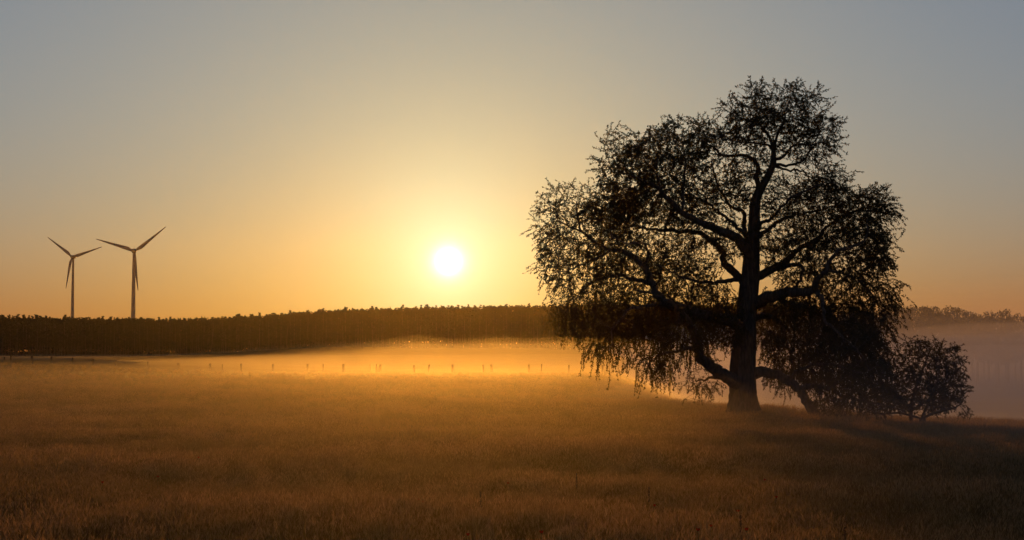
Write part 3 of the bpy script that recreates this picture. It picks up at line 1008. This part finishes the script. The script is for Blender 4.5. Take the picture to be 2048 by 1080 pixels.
# the rows behind, one dark mass
VV, FF, TT, nvt = [], [], MB(), 0
for row in range(1, 9):
    px = -200.0 + row * 3
    while px < 1640:
        D = forest_y(px) + row * 9 + RNG.uniform(-3, 3)
        q = at(px, top_row(px) + 1.2 + float(np.clip(RNG.normal() * 3.0, -4, 5)) + 0.2 * row, D)
        gz = float(ground(q[0], D))
        h = q[2] - gz
        g = np.random.default_rng(int(px * 7 + row * 991) % 100000)
        low = g.uniform(0.20, 0.32)
        cs = [(q[0] + g.normal() * 0.9, D + g.normal() * 0.9, gz + h * (low + (0.95 - low) * u)) for u in np.linspace(0, 1, 8)]
        rs = [g.uniform(1.3, 2.0) * (1 - 0.5 * u) for u in np.linspace(0, 1, 8)]
        v, f = clumps(g, cs, rs, 20, 1.0)
        VV.append(v)
        FF.append(np.array(f) + nvt)
        nvt += len(v)
        TT.tube([(q[0], D, gz - 0.5), (q[0] + g.normal() * 0.3, D, gz + h * 0.8)], [0.19, 0.08], 4, cap=False)
        px += g.uniform(6, 11)
forest = obj('pine_forest', quad_mesh('pine_forest', np.concatenate(VV), np.concatenate(FF), m_pine), kind='stuff', label='dark mass of pine crowns deeper in the forest', category='forest')
obj('trunks', TT.mesh('trunks', m_ptrunk), forest, kind='stuff')
# young trees and undergrowth along the foot of the forest
cs, rs = [], []
for px in np.concatenate([np.arange(-200, 1640, 3.1)] * 3):
    D = forest_y(px) + (RNG.uniform(4, 60) if px < 430 else RNG.uniform(-3, 45))
    q = ray(px, 705) * D
    h = RNG.uniform(0.8, 3.0) if (px < 430 and math.sin(px / 9.0) + math.sin(px / 23.0) > -0.2) else RNG.uniform(1.5, 7.0)
    cs.append((q[0], D, float(ground(q[0], D)) + h * 0.45))
    rs.append(h * 0.75)
v, f = clumps(np.random.default_rng(77), cs, rs, 22, 0.8)
obj('undergrowth', quad_mesh('undergrowth', v, f, m_pine), kind='stuff', label='dark undergrowth along the foot of the pine forest', category='undergrowth')


def broad_meshes(k):
    g = np.random.default_rng(700 + k)
    H = 16.0
    t = MB()
    t.tube([(0, 0, -0.6), (0.1, 0, 3), (0.2, 0.1, 7), (0.1, 0.3, 11)], [0.35, 0.28, 0.22, 0.10], 7)
    cs, rs = [], []
    for i in range(46):
        d = g.normal(size=3)
        d /= np.linalg.norm(d)
        q = g.uniform(0.3, 1.0) ** 0.45
        c = np.array([0, 0, 9.6]) + d * q * np.array([4.0, 4.0, 5.6])
        cs.append(tuple(c))
        rs.append(g.uniform(0.7, 1.5))
        if i % 4 == 0:
            t.tube([(0.1, 0.1, g.uniform(4, 9)), tuple(c)], [0.09, 0.02], 4, cap=False)
    v, f = clumps(g, cs, rs, 40, 0.42)
    return t.mesh('trunk', m_ptrunk), quad_mesh('crown', v, f, m_broad)


BROAD = [broad_meshes(k) for k in range(6)]
TOPS = [(1500, 622), (1535, 618), (1572, 622), (1610, 616), (1650, 620), (1690, 614), (1728, 618), (1762, 612), (1796, 604), (1822, 602), (1846, 608), (1868, 613),
        (1888, 611), (1908, 612), (1930, 620), (1952, 622), (1975, 615), (1996, 618), (2015, 619), (2040, 630), (2066, 626), (2095, 620), (2130, 624), (2165, 618), (2200, 622), (2240, 620)]
for k, (px, py) in enumerate(TOPS):
    for b in range(2):
        D = 430 + 16 * math.sin(k * 1.7) + b * 28
        q = at(px + b * 14, py - 7 + b * 5 + RNG.normal() * 1.5, D)
        gz = float(ground(q[0], D))
        h = q[2] - gz
        root = obj('broadleaf_tree', None, loc=(q[0], D, gz), label='round crowned broadleaf tree fading into the mist behind the bush' if px > 1770 else 'broadleaf tree half hidden behind the crown of the old willow',
                   category='tree', group='broadleaf trees fading in the mist' if px > 1770 else 'broadleaf trees behind the willow')
        s = h / 16.0
        root.scale = (s * RNG.uniform(0.7, 1.05), s * RNG.uniform(0.7, 1.05), s)
        root.rotation_euler = (0, 0, RNG.uniform(0, 6.28))
        tm, cm = BROAD[RNG.integers(0, 6)]
        obj('trunk', tm, root)
        obj('crown', cm, root)


# ------------------------------------------------------------------ wind turbines
m_tower = solid_mat('backlit darkened steel', (0.12, 0.12, 0.12), (0.15, 0.15, 0.147), 0.3, 0.6, 0)  # white paint, darkened in the colour to give the backlit shade
BLADE = 35.0


def blade_mesh(tilt):
    st = [(0.8, 1.5, 1.0), (2.5, 1.6, 0.9), (6, 2.7, 0.62), (9, 2.6, 0.50), (15, 2.0, 0.36), (22, 1.45, 0.25), (29, 0.95, 0.16), (33.5, 0.55, 0.09), (35, 0.12, 0.04)]
    V, Fc = [], []
    n = 12
    for i, (rr, ch, th) in enumerate(st):
        tw = math.radians(14 * (1 - rr / 35) + 2 + tilt)
        for k in range(n):
            a = 2 * math.pi * k / n
            x = (math.cos(a) * 0.5 + (0.18 if i > 1 else 0)) * ch * 1.25
            y = math.sin(a) * 0.5 * th * (1.2 if math.cos(a) < 0 else 0.75)
            V.append((x * math.cos(tw) - y * math.sin(tw), x * math.sin(tw) + y * math.cos(tw), rr))
    for i in range(len(st) - 1):
        for k in range(n):
            Fc.append((i * n + k, i * n + (k + 1) % n, (i + 1) * n + (k + 1) % n, (i + 1) * n + k))
    Fc.append(tuple(reversed(range(n))))
    Fc.append(tuple((len(st) - 1) * n + k for k in range(n)))
    return mesh('blade', V, Fc, m_tower, True)


def turbine(hub_px, foot_px, dist, angles, yaw, facing, label, base_r):
    hub = at(*hub_px, dist)
    gz = float(ground(hub[0], dist))
    root = obj('wind_turbine', None, loc=(hub[0], dist, gz), label=label, category='wind turbine', group='wind turbines behind the forest')
    H = hub[2] - gz
    root.rotation_euler = (0, 0, yaw)
    tw = MB()
    hs = np.linspace(0, H - 1.5, 14)
    tw.tube([(0, 0, h) for h in np.r_[-1.0, hs]], [base_r] + [base_r * (1 - 0.55 * (h / H)) for h in hs], 28)
    obj('tower', tw.mesh('tower', m_tower, True), root)
    na_ = MB()
    f = facing                                   # -1: rotor towards the viewer, +1: away
    na_.tube([(0, -5.2 * f, H + 0.2), (0, -4.9 * f, H + 0.2), (0, -2.5 * f, H + 0.1), (0, 0, H), (0, 2.6 * f, H), (0, 3.0 * f, H)], [0.7, 1.5, 2.0, 2.2, 1.9, 1.5], 16)
    nac = obj('nacelle', na_.mesh('nacelle', m_tower, True), root)
    mast = MB()
    mast.tube([(0.5, -3.9 * f, H + 1.5), (0.5, -3.9 * f, H + 4.0)], [0.08, 0.06], 5)
    mast.box((0.5, -3.9 * f, H + 3.9), (1.0, 0.12, 0.12))
    obj('wind_vane', mast.mesh('wind_vane', m_tower), nac)
    hb = MB()
    hb.tube([(0, 3.0 * f, H), (0, 3.3 * f, H), (0, 4.6 * f, H), (0, 5.6 * f, H), (0, 6.1 * f, H)], [1.4, 1.65, 1.6, 1.0, 0.2], 16)
    h_ = obj('hub', hb.mesh('hub', m_tower, True), root)
    for a in angles:
        b = obj('blade', blade_mesh(0), h_)
        b.location = (0, 4.2 * f, H)
        b.rotation_euler = (0, math.pi / 2 - math.radians(a), 0)


turbine((146.5, 514), (144, 640), BLADE / 65 * F, (142, 18, 260), math.radians(-4), -1, 'smaller wind turbine with its rotor turned towards the field', 2.35)
turbine((268, 502), (266, 640), BLADE / 80 * F, (162.5, 39.5, -84), math.radians(8), 1, 'taller wind turbine with its rotor on the far side of the tower', 2.45)


# ------------------------------------------------------------------ pasture fences
m_post = solid_mat('weathered fence wood', (0.040, 0.030, 0.020), (0.085, 0.064, 0.045), 6.0, 0.9, 0.5, (1, 1, 0.2))
m_wire = solid_mat('rusty wire', (0.08, 0.05, 0.035), (0.14, 0.09, 0.06), 10.0, 0.6, 0, metallic=0.7)


def fence(name, label, posts, dist, wires, group=None):
    """posts: (px, top row, width in px, lean)"""
    pts = []
    for px, top, w, lean in posts:
        d = dist(px)
        q = at(px, top or 700, d)
        gz = float(ground(q[0], d))
        if top is None:
            q[2] = gz + 1.05
        pts.append((q[0], d, gz, max(q[2] - gz, 0.7), w * d / F, lean))
    x0, y0, z0 = pts[0][:3]
    root = obj(name, None, loc=(x0, y0, z0), label=label, category='fence')
    for x, y, z, h, w, lean in pts:
        mb = MB()
        mb.tube([(0, 0, -0.3), (lean * 0.3, 0, h * 0.3), (lean * 0.98, 0, h * 0.97), (lean, 0, h)], [w * 0.55, w * 0.52, w * 0.48, w * 0.36], 9, rough=0.05)
        obj('post', mb.mesh('post', m_post, False), root, loc=(x - x0, y - y0, z - z0))
    for k in range(wires):
        mb = MB()
        f = (k + 0.7) / wires
        line = []
        for a, b in zip(pts[:-1], pts[1:]):
            for u in np.linspace(0, 1, 5)[:-1]:
                sag = -0.03 * math.sin(math.pi * u)
                line.append([a[0] * (1 - u) + b[0] * u - x0, a[1] * (1 - u) + b[1] * u - y0, (a[2] + a[3] * f * 0.95) * (1 - u) + (b[2] + b[3] * f * 0.95) * u + sag - z0])
        mb.tube(line, [0.004] * len(line), 4)
        obj('wire', mb.mesh('wire', m_wire), root)


near_posts = [(-60, 711, 4, 0), (9, 714, 3, 0.02), (22, 710, 3, 0), (64, 711, 5, 0.0), (103, 713, 4, 0), (145, 715, 3, 0.03), (187, 717, 3.5, 0), (232, 720, 3, 0), (296, 723, 3, 0.0),
              (357, 726, 4.5, 0), (420, 727, 4, 0), (445, 728, 2.2, 0), (482, 727, 4, 0), (546, 728, 5, 0), (615, 728, 4.5, 0), (646, 728, 2.2, 0.03), (687, 728, 5, 0), (740, 729, 1.8, 0),
              (752, 728, 2.5, 0.06), (759, 729, 4.5, 0.12), (829, 730, 4.5, -0.05), (857, 729, 3, 0.12), (905, 729, 5, 0), (967, 729, 3, -0.1), (983, 729, 5, -0.05), (1058, 729, 4.5, 0),
              (1083, 728, 2.5, 0.03), (1138, 730, 4, 0), (1205, 730, 4, 0), (1272, 731, 4, 0.05), (1340, 731, 4, 0)]
fence('pasture_fence', 'row of weathered wooden posts with wires standing in the mist', near_posts, lambda px: 243.0 + 6 * math.sin(px / 300.0), 3)
far_posts = [(px, None, 1.9, 0) for px in np.arange(296, 760, 21.5)]
fence('pasture_fence', 'distant low fence climbing the slope before the pine forest', far_posts, lambda px: 505.0, 2)



# ------------------------------------------------------------------ air
def closed_sheet(name, xs, ys, top, bottom, mat, **props):
    X, Y = np.meshgrid(xs, ys)
    n, m = len(xs), len(ys)
    V = np.concatenate([np.stack([X, Y, top(X, Y)], -1).reshape(-1, 3), np.stack([X, Y, np.full_like(X, bottom)], -1).reshape(-1, 3)])
    k = n * m
    Fc = []
    for j in range(m - 1):
        for i in range(n - 1):
            a, b, c, d = j * n + i, j * n + i + 1, (j + 1) * n + i + 1, (j + 1) * n + i
            Fc.append((a, b, c, d))
            Fc.append((k + d, k + c, k + b, k + a))
    for i in range(n - 1):
        a, b = i, i + 1
        Fc.append((b, a, k + a, k + b))
        a, b = (m - 1) * n + i, (m - 1) * n + i + 1
        Fc.append((a, b, k + b, k + a))
    for j in range(m - 1):
        a, b = j * n, (j + 1) * n
        Fc.append((a, b, k + b, k + a))
        a, b = j * n + n - 1, (j + 1) * n + n - 1
        Fc.append((b, a, k + a, k + b))
    me = mesh(name, V, Fc, mat)
    return obj(name, me, **props)


hz = MB()
hz.box((0, 1030, 72), (2300, 2500, 168))
obj('haze', hz.mesh('haze', vol_mat('thin morning haze', 0.000022, 0.86)), kind='stuff', label='thin morning haze filling the air over the whole field', category='haze')


def wob(X, Y, seed, a):
    g = np.random.default_rng(seed)
    out = 0
    for k in (0.018, 0.033, 0.06, 0.11):
        p, q, ax = g.uniform(0, 6.28), g.uniform(0, 6.28), g.uniform(-1, 1)
        out = out + np.sin(k * (X + ax * Y) + p) * np.sin(k * 0.7 * (Y - ax * X) + q) * 0.03 / k
    return out * a


mx_ = np.linspace(-330, 330, 90)
my_ = np.concatenate([np.linspace(30, 300, 60), np.linspace(306, 690, 50)])


def far_mist(scale, seed):
    """level sheet just under the eye, over the pasture in front of the forest"""
    def f(X, Y):
        h = 2.05 * scale + 4.6 * sm(-125, -45, X) * sm(330, 560, Y) + wob(X, Y, seed, 0.25)
        return -2.0 + (h + 2.0) * sm(110, 230, Y)
    return f


BANK = ([0, 300, 500, 620, 700, 790, 830, 880, 920, 960, 1010, 1060, 1120, 1300, 1500], [0.7, 1.35, 2.1, 2.8, 3.3, 4.0, 4.75, 4.1, 4.0, 4.35, 4.5, 4.2, 4.4, 4.2, 3.4])


def mist_bank(k, seed):
    """the drifting bank over the fence that catches the sun above the forest's shadow"""
    def f(X, Y):
        u = 1024 + F * X / 265.0
        h = np.interp(u, *BANK)
        h = 0.6 + (h - 0.6) * (0.80 + 0.13 * k) + wob(X * 2.2, Y * 2.2, seed, 0.30) * sm(300, 700, u)
        return -2.5 + (h + 2.5) * sm(165, 235 + 6 * k, Y) * (1 - sm(300, 370, Y))
    return f


def valley_mist(scale, seed):
    """the deep bank that fills the hollow beyond the big tree"""
    def f(X, Y):
        h = (9.0 * scale + wob(X, Y, seed, 1.2)) * sm(95, 260, Y)
        return -6.5 + (h + 6.5) * sm(2, 55 + 20 * scale, X + 0.02 * Y) * sm(86, 190, Y)
    return f


def damp_air(height):
    def f(X, Y):
        return np.minimum(ground(X, Y), 0.8) - (height + 0.5) * (1 - sm(-2, 14, X)) + height * (0.45 + 0.55 * sm(10, 75, Y)) * (1 + 0.35 * sm(12, 24, X)) - (height + 0.5) * sm(85, 190, Y)
    return f


def ground_veil(height, start=None):  # low mist that, close to the camera, also stands in for lens glare
    def f(X, Y):
        if start:
            return np.minimum(ground(X, Y) - 0.3 + (height + 0.3) * sm(start, start + 70, Y), 1.9) - 5.0 * sm(165, 270, Y)
        return np.minimum(ground(X, Y) + height, 1.9) - 5.0 * sm(200, 310, Y)
    return f


MIST = [(far_mist(0.75, 11), 0.00018, 0.82), (far_mist(1.0, 12), 0.00018, 0.82),
        (mist_bank(0, 21), 0.00006, 0.85), (mist_bank(1, 22), 0.00016, 0.85), (mist_bank(2, 23), 0.00024, 0.85), (mist_bank(3, 24), 0.00026, 0.85),
        (valley_mist(0.5, 15), 0.0030, 0.36), (valley_mist(0.72, 16), 0.0018, 0.36), (valley_mist(0.98, 17), 0.0009, 0.36),
        (valley_mist(1.3, 18), 0.0006, 0.36), (valley_mist(1.7, 19), 0.00035, 0.36), (valley_mist(2.2, 20), 0.00025, 0.36),
        (ground_veil(1.1), 0.00018, 0.85), (ground_veil(1.8), 0.00018, 0.85), (ground_veil(2.6), 0.00018, 0.85),
        (ground_veil(2.0, 10), 0.00020, 0.86), (ground_veil(1.6, 45), 0.0004, 0.86),
        (damp_air(1.6), 0.0009, 0.25), (damp_air(3.2), 0.0009, 0.25), (damp_air(5.2), 0.0009, 0.25)]
mx_ = np.concatenate([np.linspace(-330, -90, 22), np.linspace(-86, 60, 90), np.linspace(66, 330, 26)])
my_ = np.concatenate([np.linspace(-8, 300, 84), np.linspace(306, 690, 50)])
for top, dens, g_ in MIST:
    closed_sheet('mist', mx_, my_, top, -14.0, vol_mat('ground mist', dens, g_), kind='stuff', label='low ground mist lying over the field', category='mist')
